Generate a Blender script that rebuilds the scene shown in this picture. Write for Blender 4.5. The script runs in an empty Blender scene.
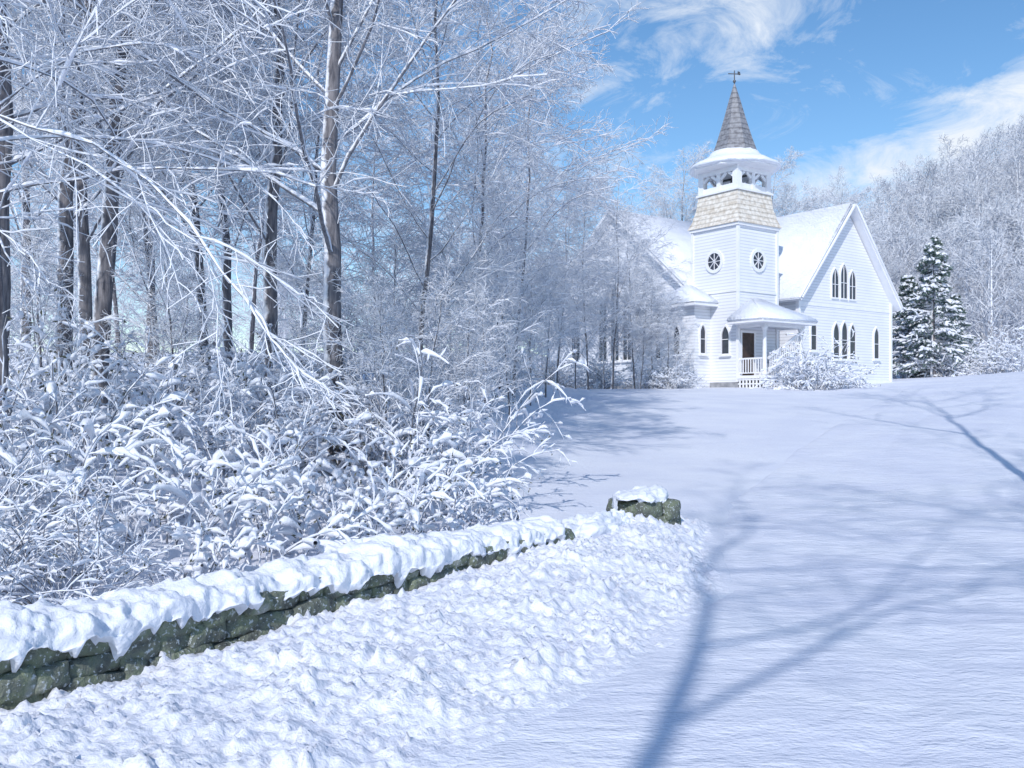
import bpy, bmesh, math, random
import numpy as np
from mathutils import Vector, Matrix, noise as mn
random.seed(5)
scene=bpy.context.scene
COL=scene.collection
F=910.0; CAMZ=1.7; HOR=400.0

def smooth(a,b,x):
    t=np.clip((np.asarray(x,float)-a)/(b-a),0,1); return t*t*(3-2*t)

# ------------------------------------------------------------------ materials
def newmat(name):
    m=bpy.data.materials.new(name); m.use_nodes=True
    nt=m.node_tree; b=nt.nodes["Principled BSDF"]
    return m,nt,b
def N(nt,t,**kw):
    n=nt.nodes.new(t)
    for k,v in kw.items(): setattr(n,k,v)
    return n
def ramp(nt,stops):
    r=nt.nodes.new("ShaderNodeValToRGB")
    e=r.color_ramp.elements
    e[0].position=stops[0][0]; e[0].color=stops[0][1]
    e[1].position=stops[-1][0]; e[1].color=stops[-1][1]
    for p,c in stops[1:-1]:
        x=e.new(p); x.color=c
    return r
def rgba(c): return (c[0],c[1],c[2],1)
SNOW=(0.84,0.87,0.93)
def snow_mat(name,scales=((6,0.35),(40,0.2)),col=SNOW,col2=(0.76,0.80,0.89),stretch=(1,1,1),dist=0.05,cscale=1.2):
    m,nt,b=newmat(name); L=nt.links
    tc=N(nt,"ShaderNodeTexCoord"); mp=N(nt,"ShaderNodeMapping"); mp.inputs["Scale"].default_value=stretch
    L.new(tc.outputs["Object"],mp.inputs[0])
    n0=N(nt,"ShaderNodeTexNoise"); n0.inputs["Scale"].default_value=cscale; n0.inputs["Detail"].default_value=6
    L.new(mp.outputs[0],n0.inputs[0])
    r=ramp(nt,[(0.35,rgba(col2)),(0.65,rgba(col))]); L.new(n0.outputs[0],r.inputs[0]); L.new(r.outputs[0],b.inputs["Base Color"])
    prev=None
    for s,st in scales:
        n=N(nt,"ShaderNodeTexNoise"); n.inputs["Scale"].default_value=s; n.inputs["Detail"].default_value=4
        L.new(mp.outputs[0],n.inputs[0])
        bp=N(nt,"ShaderNodeBump"); bp.inputs["Strength"].default_value=st; bp.inputs["Distance"].default_value=dist
        L.new(n.outputs[0],bp.inputs["Height"])
        if prev: L.new(prev.outputs[0],bp.inputs["Normal"])
        prev=bp
    L.new(prev.outputs[0],b.inputs["Normal"])
    b.inputs["Roughness"].default_value=0.7; b.inputs["Specular IOR Level"].default_value=0.25
    return m
M_ground=snow_mat("snow_ground",((1.6,0.4),(9,0.35),(38,0.35)),stretch=(0.9,1.2,1),dist=0.04,col=(0.81,0.835,0.905),col2=(0.73,0.76,0.86),cscale=0.6)
M_road=snow_mat("snow_packed",((1.3,0.5),(3.5,0.5),(9,0.4),(34,0.35)),stretch=(0.75,1.4,1),col=(0.80,0.825,0.90),col2=(0.71,0.74,0.85),dist=0.05,cscale=0.6)
M_snow=snow_mat("snow_soft",((14,0.5),(60,0.3)),dist=0.03)
M_roofsnow=snow_mat("snow_roof",((2,0.5),(8,0.4)),dist=0.1)

def bark_mat(name,dark,light,lo,hi,snowcol=SNOW,side=None,nscale=6):
    m,nt,b=newmat(name); L=nt.links
    geo=N(nt,"ShaderNodeNewGeometry"); tc=N(nt,"ShaderNodeTexCoord")
    n=N(nt,"ShaderNodeTexNoise"); n.inputs["Scale"].default_value=nscale; n.inputs["Detail"].default_value=4
    L.new(tc.outputs["Object"],n.inputs[0])
    mp=N(nt,"ShaderNodeMapping"); mp.inputs["Scale"].default_value=(14,14,2.2); L.new(tc.outputs["Object"],mp.inputs[0])
    n2=N(nt,"ShaderNodeTexNoise"); n2.inputs["Scale"].default_value=1.5; n2.inputs["Detail"].default_value=6
    L.new(mp.outputs[0],n2.inputs[0])
    rb=ramp(nt,[(0.35,rgba(dark)),(0.7,rgba(light))]); L.new(n2.outputs[0],rb.inputs[0])
    dot=N(nt,"ShaderNodeVectorMath",operation='DOT_PRODUCT'); L.new(geo.outputs["Normal"],dot.inputs[0])
    v=Vector(side if side else (0,0,1)).normalized(); dot.inputs[1].default_value=v
    a=N(nt,"ShaderNodeMath",operation='MULTIPLY_ADD'); L.new(n.outputs[0],a.inputs[0]); a.inputs[1].default_value=1.6; L.new(dot.outputs["Value"],a.inputs[2])
    mr=N(nt,"ShaderNodeMapRange"); mr.inputs["From Min"].default_value=lo; mr.inputs["From Max"].default_value=hi
    L.new(a.outputs[0],mr.inputs[0])
    mx=N(nt,"ShaderNodeMix",data_type='RGBA'); L.new(mr.outputs[0],mx.inputs[0]); L.new(rb.outputs[0],mx.inputs[6]); mx.inputs[7].default_value=rgba(snowcol)
    L.new(mx.outputs[2],b.inputs["Base Color"]); b.inputs["Roughness"].default_value=0.85; b.inputs["Specular IOR Level"].default_value=0.15
    bp=N(nt,"ShaderNodeBump"); bp.inputs["Strength"].default_value=0.6; bp.inputs["Distance"].default_value=0.03
    L.new(n2.outputs[0],bp.inputs["Height"]); L.new(bp.outputs[0],b.inputs["Normal"])
    return m
M_trunk=bark_mat("bark_snowy",(0.09,0.09,0.105),(0.26,0.25,0.265),1.2,1.55,side=(-0.85,-0.15,0.4),nscale=4.5)  # bark greys lifted to stand in for haze, plus snow on one side
M_limb=bark_mat("limb_snowy",(0.13,0.135,0.155),(0.29,0.29,0.32),0.5,0.85)
M_twig=bark_mat("twig_snowy",(0.32,0.36,0.42),(0.52,0.56,0.63),0.1,0.6,nscale=9)  # pale bark under the snow: frost plus haze put into the colour
M_fartwig=bark_mat("far_twig_snowy",(0.34,0.38,0.46),(0.54,0.58,0.66),0.2,1.0,nscale=1.2)

def plain(name,c,rough=0.7,c2=None,scale=8,bump=0.0,bdist=0.01,spec=0.3,metal=0):
    m,nt,b=newmat(name); L=nt.links
    tc=N(nt,"ShaderNodeTexCoord"); n=N(nt,"ShaderNodeTexNoise"); n.inputs["Scale"].default_value=scale; n.inputs["Detail"].default_value=6
    L.new(tc.outputs["Object"],n.inputs[0])
    c2=c2 or tuple(x*0.8 for x in c)
    r=ramp(nt,[(0.35,rgba(c2)),(0.65,rgba(c))]); L.new(n.outputs[0],r.inputs[0]); L.new(r.outputs[0],b.inputs["Base Color"])
    if bump:
        bp=N(nt,"ShaderNodeBump"); bp.inputs["Strength"].default_value=bump; bp.inputs["Distance"].default_value=bdist
        L.new(n.outputs[0],bp.inputs["Height"]); L.new(bp.outputs[0],b.inputs["Normal"])
    b.inputs["Roughness"].default_value=rough; b.inputs["Specular IOR Level"].default_value=spec; b.inputs["Metallic"].default_value=metal
    return m
def banded(name,c,c2,freq,bump=0.8,bdist=0.03,cfac=0.35,nsc=3,det=8):
    m,nt,b=newmat(name); L=nt.links
    tc=N(nt,"ShaderNodeTexCoord"); sp=N(nt,"ShaderNodeSeparateXYZ"); L.new(tc.outputs["Object"],sp.inputs[0])
    mu=N(nt,"ShaderNodeMath",operation='MULTIPLY'); L.new(sp.outputs[2],mu.inputs[0]); mu.inputs[1].default_value=freq
    fr=N(nt,"ShaderNodeMath",operation='FRACT'); L.new(mu.outputs[0],fr.inputs[0])
    n=N(nt,"ShaderNodeTexNoise"); n.inputs["Scale"].default_value=nsc; n.inputs["Detail"].default_value=det; L.new(tc.outputs["Object"],n.inputs[0])
    r=ramp(nt,[(0.3,rgba(c2)),(0.6,rgba(c))]); L.new(n.outputs[0],r.inputs[0])
    lt=N(nt,"ShaderNodeMapRange"); lt.inputs["From Min"].default_value=0.0; lt.inputs["From Max"].default_value=0.35; lt.inputs["To Min"].default_value=1-cfac; lt.inputs["To Max"].default_value=1
    inv=N(nt,"ShaderNodeMath",operation='SUBTRACT'); inv.inputs[0].default_value=1; L.new(fr.outputs[0],inv.inputs[1])
    L.new(inv.outputs[0],lt.inputs[0])
    mx=N(nt,"ShaderNodeMix",data_type='RGBA',blend_type='MULTIPLY'); mx.inputs[0].default_value=1
    L.new(r.outputs[0],mx.inputs[6]); L.new(lt.outputs[0],mx.inputs[7]); L.new(mx.outputs[2],b.inputs["Base Color"])
    bp=N(nt,"ShaderNodeBump"); bp.inputs["Strength"].default_value=bump; bp.inputs["Distance"].default_value=bdist
    L.new(inv.outputs[0],bp.inputs["Height"]); L.new(bp.outputs[0],b.inputs["Normal"])
    b.inputs["Roughness"].default_value=0.6
    return m
M_clap=banded("white_clapboard",(0.80,0.82,0.87),(0.74,0.77,0.83),6.5,cfac=0.3,nsc=0.7,det=3,bump=0.5)
M_shing=banded("weathered_shingle",(0.80,0.76,0.69),(0.54,0.47,0.38),4.2,cfac=0.4,nsc=5)
M_slate=banded("grey_spire_shingle",(0.28,0.29,0.32),(0.14,0.14,0.16),3.6,cfac=0.45,nsc=6)
M_white=plain("white_paint",(0.84,0.85,0.88),0.5,(0.78,0.8,0.84),3)
M_glass=plain("dark_glass",(0.05,0.06,0.085),0.12,(0.03,0.035,0.05),4,spec=0.5)
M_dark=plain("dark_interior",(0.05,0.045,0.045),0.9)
M_door=plain("dark_door_wood",(0.09,0.06,0.05),0.5,(0.05,0.035,0.03),5)
M_found=plain("grey_foundation",(0.35,0.36,0.38),0.9,(0.22,0.23,0.25),4,0.5)
M_metal=plain("dark_metal",(0.15,0.15,0.16),0.5,metal=0.5)
M_leaf=plain("winter_leaf",(0.14,0.145,0.11),0.6,(0.07,0.08,0.06),9)
M_needle=plain("needle_green",(0.13,0.19,0.17),0.7,(0.07,0.115,0.105),3)
def stone_mat():
    m,nt,b=newmat("mossy_stone"); L=nt.links
    tc=N(nt,"ShaderNodeTexCoord")
    n=N(nt,"ShaderNodeTexNoise"); n.inputs["Scale"].default_value=7; n.inputs["Detail"].default_value=9; L.new(tc.outputs["Object"],n.inputs[0])
    n2=N(nt,"ShaderNodeTexNoise"); n2.inputs["Scale"].default_value=38; n2.inputs["Detail"].default_value=5; L.new(tc.outputs["Object"],n2.inputs[0])
    r=ramp(nt,[(0.32,(0.075,0.085,0.08,1)),(0.46,(0.15,0.17,0.14,1)),(0.58,(0.18,0.215,0.145,1)),(0.72,(0.32,0.34,0.31,1))]); L.new(n.outputs[0],r.inputs[0])
    r2=ramp(nt,[(0.58,(0,0,0,1)),(0.66,(1,1,1,1))]); L.new(n2.outputs[0],r2.inputs[0])
    mx=N(nt,"ShaderNodeMix",data_type='RGBA'); L.new(r2.outputs[0],mx.inputs[0]); L.new(r.outputs[0],mx.inputs[6]); mx.inputs[7].default_value=(0.50,0.55,0.57,1)
    L.new(mx.outputs[2],b.inputs["Base Color"]); b.inputs["Roughness"].default_value=0.9
    bp=N(nt,"ShaderNodeBump"); bp.inputs["Strength"].default_value=0.9; bp.inputs["Distance"].default_value=0.03
    L.new(n2.outputs[0],bp.inputs["Height"]); L.new(bp.outputs[0],b.inputs["Normal"])
    return m
M_stone=stone_mat()

# ------------------------------------------------------------------ mesh helpers
def np_mesh(name,V,Fq,mats,midx=None,smooth_=True):
    V=np.asarray(V,dtype=np.float32).reshape(-1,3); Fq=np.asarray(Fq,dtype=np.int32)
    me=bpy.data.meshes.new(name)
    nf,k=Fq.shape
    me.vertices.add(len(V)); me.vertices.foreach_set("co",V.ravel())
    me.loops.add(nf*k); me.loops.foreach_set("vertex_index",Fq.ravel())
    me.polygons.add(nf); me.polygons.foreach_set("loop_start",np.arange(0,nf*k,k,dtype=np.int32))
    me.polygons.foreach_set("loop_total",np.full(nf,k,dtype=np.int32))
    for m in mats: me.materials.append(m)
    if midx is not None: me.polygons.foreach_set("material_index",np.asarray(midx,dtype=np.int32))
    me.polygons.foreach_set("use_smooth",np.full(nf,smooth_,dtype=bool))
    me.update(calc_edges=True)
    return me
def add_obj(name,data,parent=None,loc=(0,0,0),rot=(0,0,0),scale=(1,1,1),**props):
    o=bpy.data.objects.new(name,data); COL.objects.link(o)
    if parent: o.parent=parent
    o.location=loc; o.rotation_euler=rot; o.scale=scale
    for k,v in props.items(): o[k]=v
    return o
def bm_obj(name,bm,mats,parent=None,smooth_=False,**kw):
    me=bpy.data.meshes.new(name); bmesh.ops.recalc_face_normals(bm,faces=bm.faces[:]); bm.to_mesh(me); bm.free()
    for m in (mats if isinstance(mats,(list,tuple)) else [mats]): me.materials.append(m)
    if smooth_:
        for p in me.polygons: p.use_smooth=True
    return add_obj(name,me,parent,**kw)
def box(bm,x0,x1,y0,y1,z0,z1):
    vs=[bm.verts.new(p) for p in [(x0,y0,z0),(x1,y0,z0),(x1,y1,z0),(x0,y1,z0),(x0,y0,z1),(x1,y0,z1),(x1,y1,z1),(x0,y1,z1)]]
    for f in [(0,3,2,1),(4,5,6,7),(0,1,5,4),(1,2,6,5),(2,3,7,6),(3,0,4,7)]: bm.faces.new([vs[i] for i in f])
    return vs
def beam(bm,a,b,w,h,up=(0,0,1)):
    a=Vector(a); b=Vector(b); d=(b-a).normalized(); s=d.cross(Vector(up))
    if s.length<1e-3: s=Vector((1,0,0))
    s.normalize(); u=s.cross(d)
    vs=[]
    for p in (a,b):
        for (i,j) in ((-1,-1),(1,-1),(1,1),(-1,1)): vs.append(bm.verts.new(p+s*(i*w/2)+u*(j*h/2)))
    for f in [(0,1,2,3),(7,6,5,4),(0,4,5,1),(1,5,6,2),(2,6,7,3),(3,7,4,0)]: bm.faces.new([vs[i] for i in f])
def boxo(name,parent,mat,*a):
    bm=bmesh.new(); box(bm,*a); return bm_obj(name,bm,mat,parent)
def beamo(name,parent,mat,a,b,w,h,up):
    bm=bmesh.new(); beam(bm,a,b,w,h,up); return bm_obj(name,bm,mat,parent)
def prism(bm,poly,axis,a,b):
    A=[];B=[]
    for p,z in poly:
        if axis=='y': A.append(bm.verts.new((p,a,z))); B.append(bm.verts.new((p,b,z)))
        else: A.append(bm.verts.new((a,p,z))); B.append(bm.verts.new((b,p,z)))
    bm.faces.new(A); bm.faces.new(B[::-1]); n=len(A)
    for i in range(n): bm.faces.new([A[i],A[(i+1)%n],B[(i+1)%n],B[i]])
def rings(bm,rs,n,cx,cy,rot=0,cap=True):
    prev=None; first=None
    for r,z in rs:
        cur=[bm.verts.new((cx+r*math.cos(rot+2*math.pi*i/n),cy+r*math.sin(rot+2*math.pi*i/n),z)) for i in range(n)]
        if prev:
            for i in range(n): bm.faces.new([prev[i],prev[(i+1)%n],cur[(i+1)%n],cur[i]])
        else: first=cur
        prev=cur
    if cap: bm.faces.new(first[::-1]); bm.faces.new(prev)

# ------------------------------------------------------------------ tubes / trees (numpy)
def tubes(P,R,n):
    Nn,K,_=P.shape
    T=np.gradient(P,axis=1); T/= (np.linalg.norm(T,axis=2,keepdims=True)+1e-9)
    ref=np.zeros_like(T); ref[...,2]=1; vert=np.abs(T[:,:1,2:3])>0.9
    ref=np.where(vert,np.array([1.0,0.2,0]),ref)
    a=np.cross(T,ref); a/= (np.linalg.norm(a,axis=2,keepdims=True)+1e-9); b=np.cross(a,T)
    th=np.arange(n)*2*np.pi/n
    V=P[:,:,None,:]+R[:,:,None,None]*(np.cos(th)[None,None,:,None]*a[:,:,None,:]+np.sin(th)[None,None,:,None]*b[:,:,None,:])
    base=(np.arange(Nn)*K*n)[:,None,None]; k=(np.arange(K-1)*n)[None,:,None]; i=np.arange(n)[None,None,:]; j=(i+1)%n
    q=np.stack([base+k+i,base+k+j,base+k+n+j,base+k+n+i],axis=-1).reshape(-1,4)
    return V.reshape(-1,3),q[:,::-1]
class Acc:
    def __init__(s): s.V=[];s.F=[];s.M=[];s.n=0
    def add(s,VF,mi):
        V,Fq=VF; s.V.append(V); s.F.append(Fq+s.n); s.M.append(np.full(len(Fq),mi)); s.n+=len(V)
    def mesh(s,name,mats,sm=True): return np_mesh(name,np.concatenate(s.V),np.concatenate(s.F),mats,np.concatenate(s.M),sm)
def plen(P): return np.linalg.norm(np.diff(P,axis=1),axis=2).sum(axis=1)
def grow(pos,d,L,K,trop,wig,rng):
    n=len(pos); P=np.zeros((n,K,3)); P[:,0]=pos; d=d/np.linalg.norm(d,axis=1,keepdims=True); step=(L/(K-1))[:,None]
    for k in range(1,K):
        d=d+rng.normal(0,wig,(n,3)); d[:,2]+=trop(k/(K-1)); d/=np.linalg.norm(d,axis=1,keepdims=True)
        P[:,k]=P[:,k-1]+d*step
    return P
def children(P,R,cnt,t0,t1,a0,a1,lr,K,trop,wig,rr,rend,rng,minl=0.0,fall=0.6,flat=0.0):
    n,Kp,_=P.shape; idx=np.repeat(np.arange(n),cnt); j=np.tile(np.arange(cnt),n)
    t=t0+(t1-t0)*(j+rng.random(n*cnt))/cnt
    f=t*(Kp-1); i0=np.minimum(f.astype(int),Kp-2); w=(f-i0)[:,None]
    pos=P[idx,i0]*(1-w)+P[idx,i0+1]*w; T=P[idx,i0+1]-P[idx,i0]; T/=np.linalg.norm(T,axis=1,keepdims=True)
    r0=R[idx,i0]*(1-w[:,0])+R[idx,i0+1]*w[:,0]
    ref=np.where(np.abs(T[:,2:3])>0.9,np.array([[1.0,0,0]]),np.array([[0,0,1.0]]))
    a=np.cross(T,ref); a/=np.linalg.norm(a,axis=1,keepdims=True); b=np.cross(a,T)
    ph=j*2.4+rng.random(n)[idx]*6.28+rng.normal(0,0.4,n*cnt)
    rad=np.cos(ph)[:,None]*a+(1-flat)*np.sin(ph)[:,None]*b; rad/=np.linalg.norm(rad,axis=1,keepdims=True)
    ang=rng.uniform(a0,a1,n*cnt)[:,None]
    d=np.cos(ang)*T+np.sin(ang)*rad
    L=plen(P)[idx]*lr*(1-fall*(t-t0)/(t1-t0+1e-6))*rng.uniform(0.65,1.2,n*cnt)+minl
    C=grow(pos,d,L,K,trop,wig,rng)
    rs=np.maximum(r0*rr,rend); RR=rs[:,None]*(1-np.linspace(0,1,K)[None,:]**0.9)+rend*np.linspace(0,1,K)[None,:]
    return C,RR
def snow_on(P,R,rmin,rmax,rng,n=5,rep=1,amount=1.0,gap=0.0):
    Kp=P.shape[1]
    K=(Kp-1)*rep+1
    f=np.linspace(0,Kp-1,K); i0=np.minimum(f.astype(int),Kp-2); w=(f-i0)[None,:,None]
    Q=P[:,i0]*(1-w)+P[:,i0+1]*w; r=R[:,i0]*(1-w[...,0])+R[:,i0+1]*w[...,0]
    T=np.gradient(Q,axis=1); T/=np.linalg.norm(T,axis=2,keepdims=True)+1e-9
    hz=np.clip(1.15-np.abs(T[...,2])**1.5,0.15,1)
    rs=np.clip(r*1.3,rmin,rmax)*hz*(0.35+1.1*rng.random(r.shape)**1.3)*amount
    if gap: rs=np.where(rng.random(r.shape)<gap,rs*0.2,rs)
    rs[:,0]*=0.4; rs[:,-1]*=0.5
    Q=Q.copy(); Q[...,2]+=r*0.75+rs*0.35
    return tubes(Q,rs,n)

def make_tree(seed,H,r0,cs=0.28,n1=22,n2=9,n3=8,n4=4,spread=0.42,lean=(0,0),twr=0.0058,snow=1.0,mats=None,a0=0.55,a1=1.0,l1r=0.30,t1=0.08,t2=-0.16,gap=0.0,wig=0.09,onesided=False):
    rng=np.random.default_rng(seed)
    K=14; z=np.linspace(0,1,K); P=np.zeros((1,K,3))
    wx=np.cumsum(rng.normal(0,0.010*H,K))*z; wy=np.cumsum(rng.normal(0,0.010*H,K))*z
    P[0,:,0]=wx+lean[0]*H*z; P[0,:,1]=wy+lean[1]*H*z; P[0,:,2]=z*H-0.3*(z==0)
    R=(r0*(1-z)**0.8+0.012)[None,:]; R[0,0]*=1.35
    ta=Acc(); ta.add(tubes(P,R,12),0)
    ca=Acc()
    P1,R1=children(P,R,n1,cs,0.97,a0,a1,spread,9,lambda t:t1+t2*t,wig,l1r,0.008,rng,fall=0.55)
    if onesided:
        # drop low limbs on one side to shape the shadow cast on the road
        k=(P1[:,-1,0]-P1[:,0,0]>-0.4)|(P1[:,0,2]>0.78*H)
        P1=P1[k]; R1=R1[k]
    P2,R2=children(P1,R1,n2,0.15,1.0,0.45,0.95,0.45,6,lambda t:0.03-0.13*t,0.12,0.5,0.006,rng,minl=0.15,flat=0.45)
    P3,R3=children(P2,R2,n3,0.1,1.0,0.5,1.0,0.48,5,lambda t:0.0-0.08*t,0.14,0.55,twr,rng,minl=0.12,flat=0.3)
    ca.add(tubes(P1,R1,6),0); ca.add(tubes(P2,R2,4),1); ca.add(tubes(P3,R3,3),1)
    if n4:
        P4,R4=children(P3,R3,n4,0.1,1.0,0.5,1.1,0.55,3,lambda t:-0.03,0.15,0.8,twr*0.9,rng,minl=0.08)
        ca.add(tubes(P4,R4,3),1)
    if snow:
        ca.add(snow_on(P1,R1,0.02,0.055,rng,5,2,snow,gap),2); ca.add(snow_on(P2,R2,0.016,0.04,rng,4,2,snow,gap),2)
        ca.add(snow_on(P3,R3,0.011,0.024,rng,3,1,snow,gap),2)
    m=mats or [M_limb,M_twig,M_snow]
    return ta.mesh("trunk",[M_trunk]), ca.mesh("crown",m)

def quads(C,U,W):
    V=np.stack([C-U,C+W,C+U,C-W],axis=1).reshape(-1,3)
    return V,np.arange(len(V)).reshape(-1,4)

def make_bush(seed,H=1.5,spread=0.9,n0=24,n1=4,n2=3,srange=(0.016,0.055),leaf=320,arch=-0.13,twig=0.004,amt=1.0,wig=0.13,gap=0.28,l1=0.34):
    rng=np.random.default_rng(seed)
    ang=rng.random(n0)*6.28; rr=rng.random(n0)**0.5
    pos=np.stack([np.cos(ang)*rr*0.25*spread,np.sin(ang)*rr*0.25*spread,np.full(n0,-0.1)],1)
    tilt=rng.uniform(0.1,1.0,n0)*min(1.2,spread/H+0.3)
    d=np.stack([np.cos(ang)*np.sin(tilt),np.sin(ang)*np.sin(tilt),np.cos(tilt)],1)
    L=H*rng.uniform(0.55,1.35,n0)
    P0=grow(pos,d,L,9,lambda t:arch*t,wig,rng); R0=np.linspace(0.015,0.005,9)[None,:]*rng.uniform(0.7,1.2,n0)[:,None]*H/1.5
    P1,R1=children(P0,R0,n1,0.35,1,0.4,1.1,l1,7,lambda t:arch*0.9*t,wig*1.1,0.6,twig,rng,minl=0.08)
    P2,R2=children(P1,R1,n2,0.2,1,0.5,1.2,0.5,4,lambda t:-0.05,0.2,0.7,twig*0.8,rng,minl=0.05)
    sa=Acc()
    for P,R,n in ((P0,R0,5),(P1,R1,4),(P2,R2,3)): sa.add(tubes(P,R,n),0)
    if leaf:
        i=rng.integers(0,len(P2),leaf); c=P2[i,rng.integers(1,4,leaf)]+rng.normal(0,0.015,(leaf,3))
        u=rng.normal(0,1,(leaf,3)); u/=np.linalg.norm(u,axis=1,keepdims=True); w=np.cross(u,rng.normal(0,1,(leaf,3))); w/=np.linalg.norm(w,axis=1,keepdims=True)
        sa.add(quads(c-np.array([0,0,0.02]),u*0.032,w*0.014),1)
    na=Acc()
    na.add(snow_on(P0,R0,srange[0],srange[1],rng,6,2,amt*1.2,gap),0)
    na.add(snow_on(P1,R1,srange[0]*1.5,srange[1],rng,6,1,amt*1.35,gap),0)
    keep=rng.random(len(P2))<0.85
    na.add(snow_on(P2[keep],R2[keep],srange[0]*1.2,srange[1],rng,6,1,amt*1.3,gap),0)
    return sa.mesh("stem",[M_limb,M_leaf]), na.mesh("snow",[M_snow])

# ------------------------------------------------------------------ terrain
def E(y):
    return np.interp(y,[-30,0,4.2,5.33,6.45,8.1,10.3,14,20,30,45,60,95],[-14,-3.0,-.52,.28,.98,1.77,2.15,3.2,6.0,11.5,20.5,30,55])
WALLP=[(-4.7,2.6),(-3.85,3.85),(-3.02,5.1),(-1.92,6.7),(-0.75,8.25),(0.1,9.4),(0.45,9.85)]
def Fw(y): return np.interp(y,[p[1] for p in WALLP]+[11.2],[p[0] for p in WALLP]+[1.4])
ROADW=8.5
def base(x,y):
    x=np.asarray(x,float); y=np.asarray(y,float)
    z=2.25*smooth(9,44,y)
    z=z+0.07*np.clip(x-14,0,45)*smooth(22,50,y)
    d=(x+3.1)*-.79+(y-5.4)*.61
    z=z+0.95*smooth(0.8,7,d)*smooth(2.0,-5.0,x-(y-10)*0.05)
    z=z+smooth(60,128,y)*(5+20*smooth(18,80,x))
    z=z+0.10*np.sin(x*0.31+1)*np.sin(y*0.23)*smooth(10,25,y)
    return z
def axis(lo,hi,step,far0,far1,g=1.09):
    a=list(np.arange(lo,hi,step)); s=step; v=a[-1]
    while v<far1: s*=g; v+=s; a.append(v)
    s=step; v=a[0]; pre=[]
    while v>far0: s*=g; v-=s; pre.append(v)
    return np.array(pre[::-1]+a)
xs=axis(-4.0,2.6,0.02,-600,600); ys=axis(3.8,12.0,0.026,-120,900)
X,Y=np.meshgrid(xs,ys); Z=base(X,Y)
Ev=E(Y); Fv=Fw(np.clip(Y,3,11.2))
u=(X-Fv)/(Ev-Fv)
near=smooth(13.0,10.8,Y)*smooth(-8,2,Y)
hb=-0.10+0.22*smooth(5.4,9.2,Y)
uc=np.clip(u,0,1)
prof=(hb*(1-uc)**1.3+0.17*np.sin(np.pi*uc)**0.9)*(1-smooth(0.88,1.0,uc))
Z+=np.where(u>0,prof,hb*smooth(-0.25,0.0,u))*near
lumpm=smooth(-0.12,0.05,u)*smooth(1.12,0.9,u)*near
fine=(X>-7)&(X<6)&(Y>1)&(Y<18)
ii=np.argwhere(fine)
for a,b in ii:
    x=X[a,b]; y=Y[a,b]; m=lumpm[a,b]
    v=0.03*mn.noise(Vector((x*0.9,y*0.9,3)))
    if m>0.01:
        n1=mn.noise(Vector((x*2.3,y*2.3,0))); w2=mn.noise(Vector((x*9,y*9,4))); w3=mn.noise(Vector((x*17,y*17,4)))
        f1=mn.voronoi(Vector((x*7+w2*0.6,y*7+w3*0.5,1.3)))[0][0]
        f2=mn.voronoi(Vector((x*15+w3*0.7,y*15+w2,2.3)))[0][0]
        n4=mn.noise(Vector((x*30,y*30,2)))
        v+=m*(0.06*n1+0.11*max(0,0.52-f1)*(0.8+1.6*n1)+0.075*max(0,0.58-f2)*(0.9+w2)+0.025*w3+0.016*n4)
    Z[a,b]+=v
ur=(X-Ev)/ROADW
inside=smooth(0.02,0.05,ur)*smooth(0.98,0.95,ur)*((Y<92)&(Y>-28))
Z-=0.08*inside
ny,nx=X.shape
idx=np.arange(ny*nx).reshape(ny,nx)
Fq=np.stack([idx[:-1,:-1],idx[:-1,1:],idx[1:,1:],idx[1:,:-1]],-1).reshape(-1,4)
add_obj("ground",np_mesh("ground",np.stack([X,Y,Z],-1),Fq,[M_ground]),kind="structure",label="snow covered ground with low bank and rising hills",category="ground")
ry=axis(3.4,14,0.05,-28,92,1.05); rv=np.linspace(-0.01,1.01,190)
RY,RU=np.meshgrid(ry,rv,indexing='ij'); RX=E(RY)+RU*ROADW
RZ=base(RX,RY)
for a in range(RX.shape[0]):
    for b in range(RX.shape[1]):
        x=RX[a,b]; y=RY[a,b]
        if y<40: RZ[a,b]+=0.03*mn.noise(Vector((x*0.9,y*0.9,3)))+0.013*mn.noise(Vector((x*1.5,y*2.6,7)))+0.008*mn.noise(Vector((x*4,y*6,7)))+0.02*mn.noise(Vector((x*0.35,y*0.35,17)))
dist=RU*ROADW
for c in (2.3,3.9,5.4,7.0):
    RZ-=0.014*np.exp(-((dist-c-0.15*np.sin(RY*0.4+c))/0.16)**2)
RZ-=0.12*(1-smooth(-0.01,0.025,RU))+0.12*(smooth(0.975,1.01,RU))
idr=np.arange(RX.size).reshape(RX.shape)
Fr=np.stack([idr[:-1,:-1],idr[:-1,1:],idr[1:,1:],idr[1:,:-1]],-1).reshape(-1,4)
add_obj("road",np_mesh("road",np.stack([RX,RY,RZ],-1),Fr,[M_road]),kind="structure",label="snow packed country road with faint wheel tracks",category="road")
def gz(x,y): return float(base(x,y))

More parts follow.
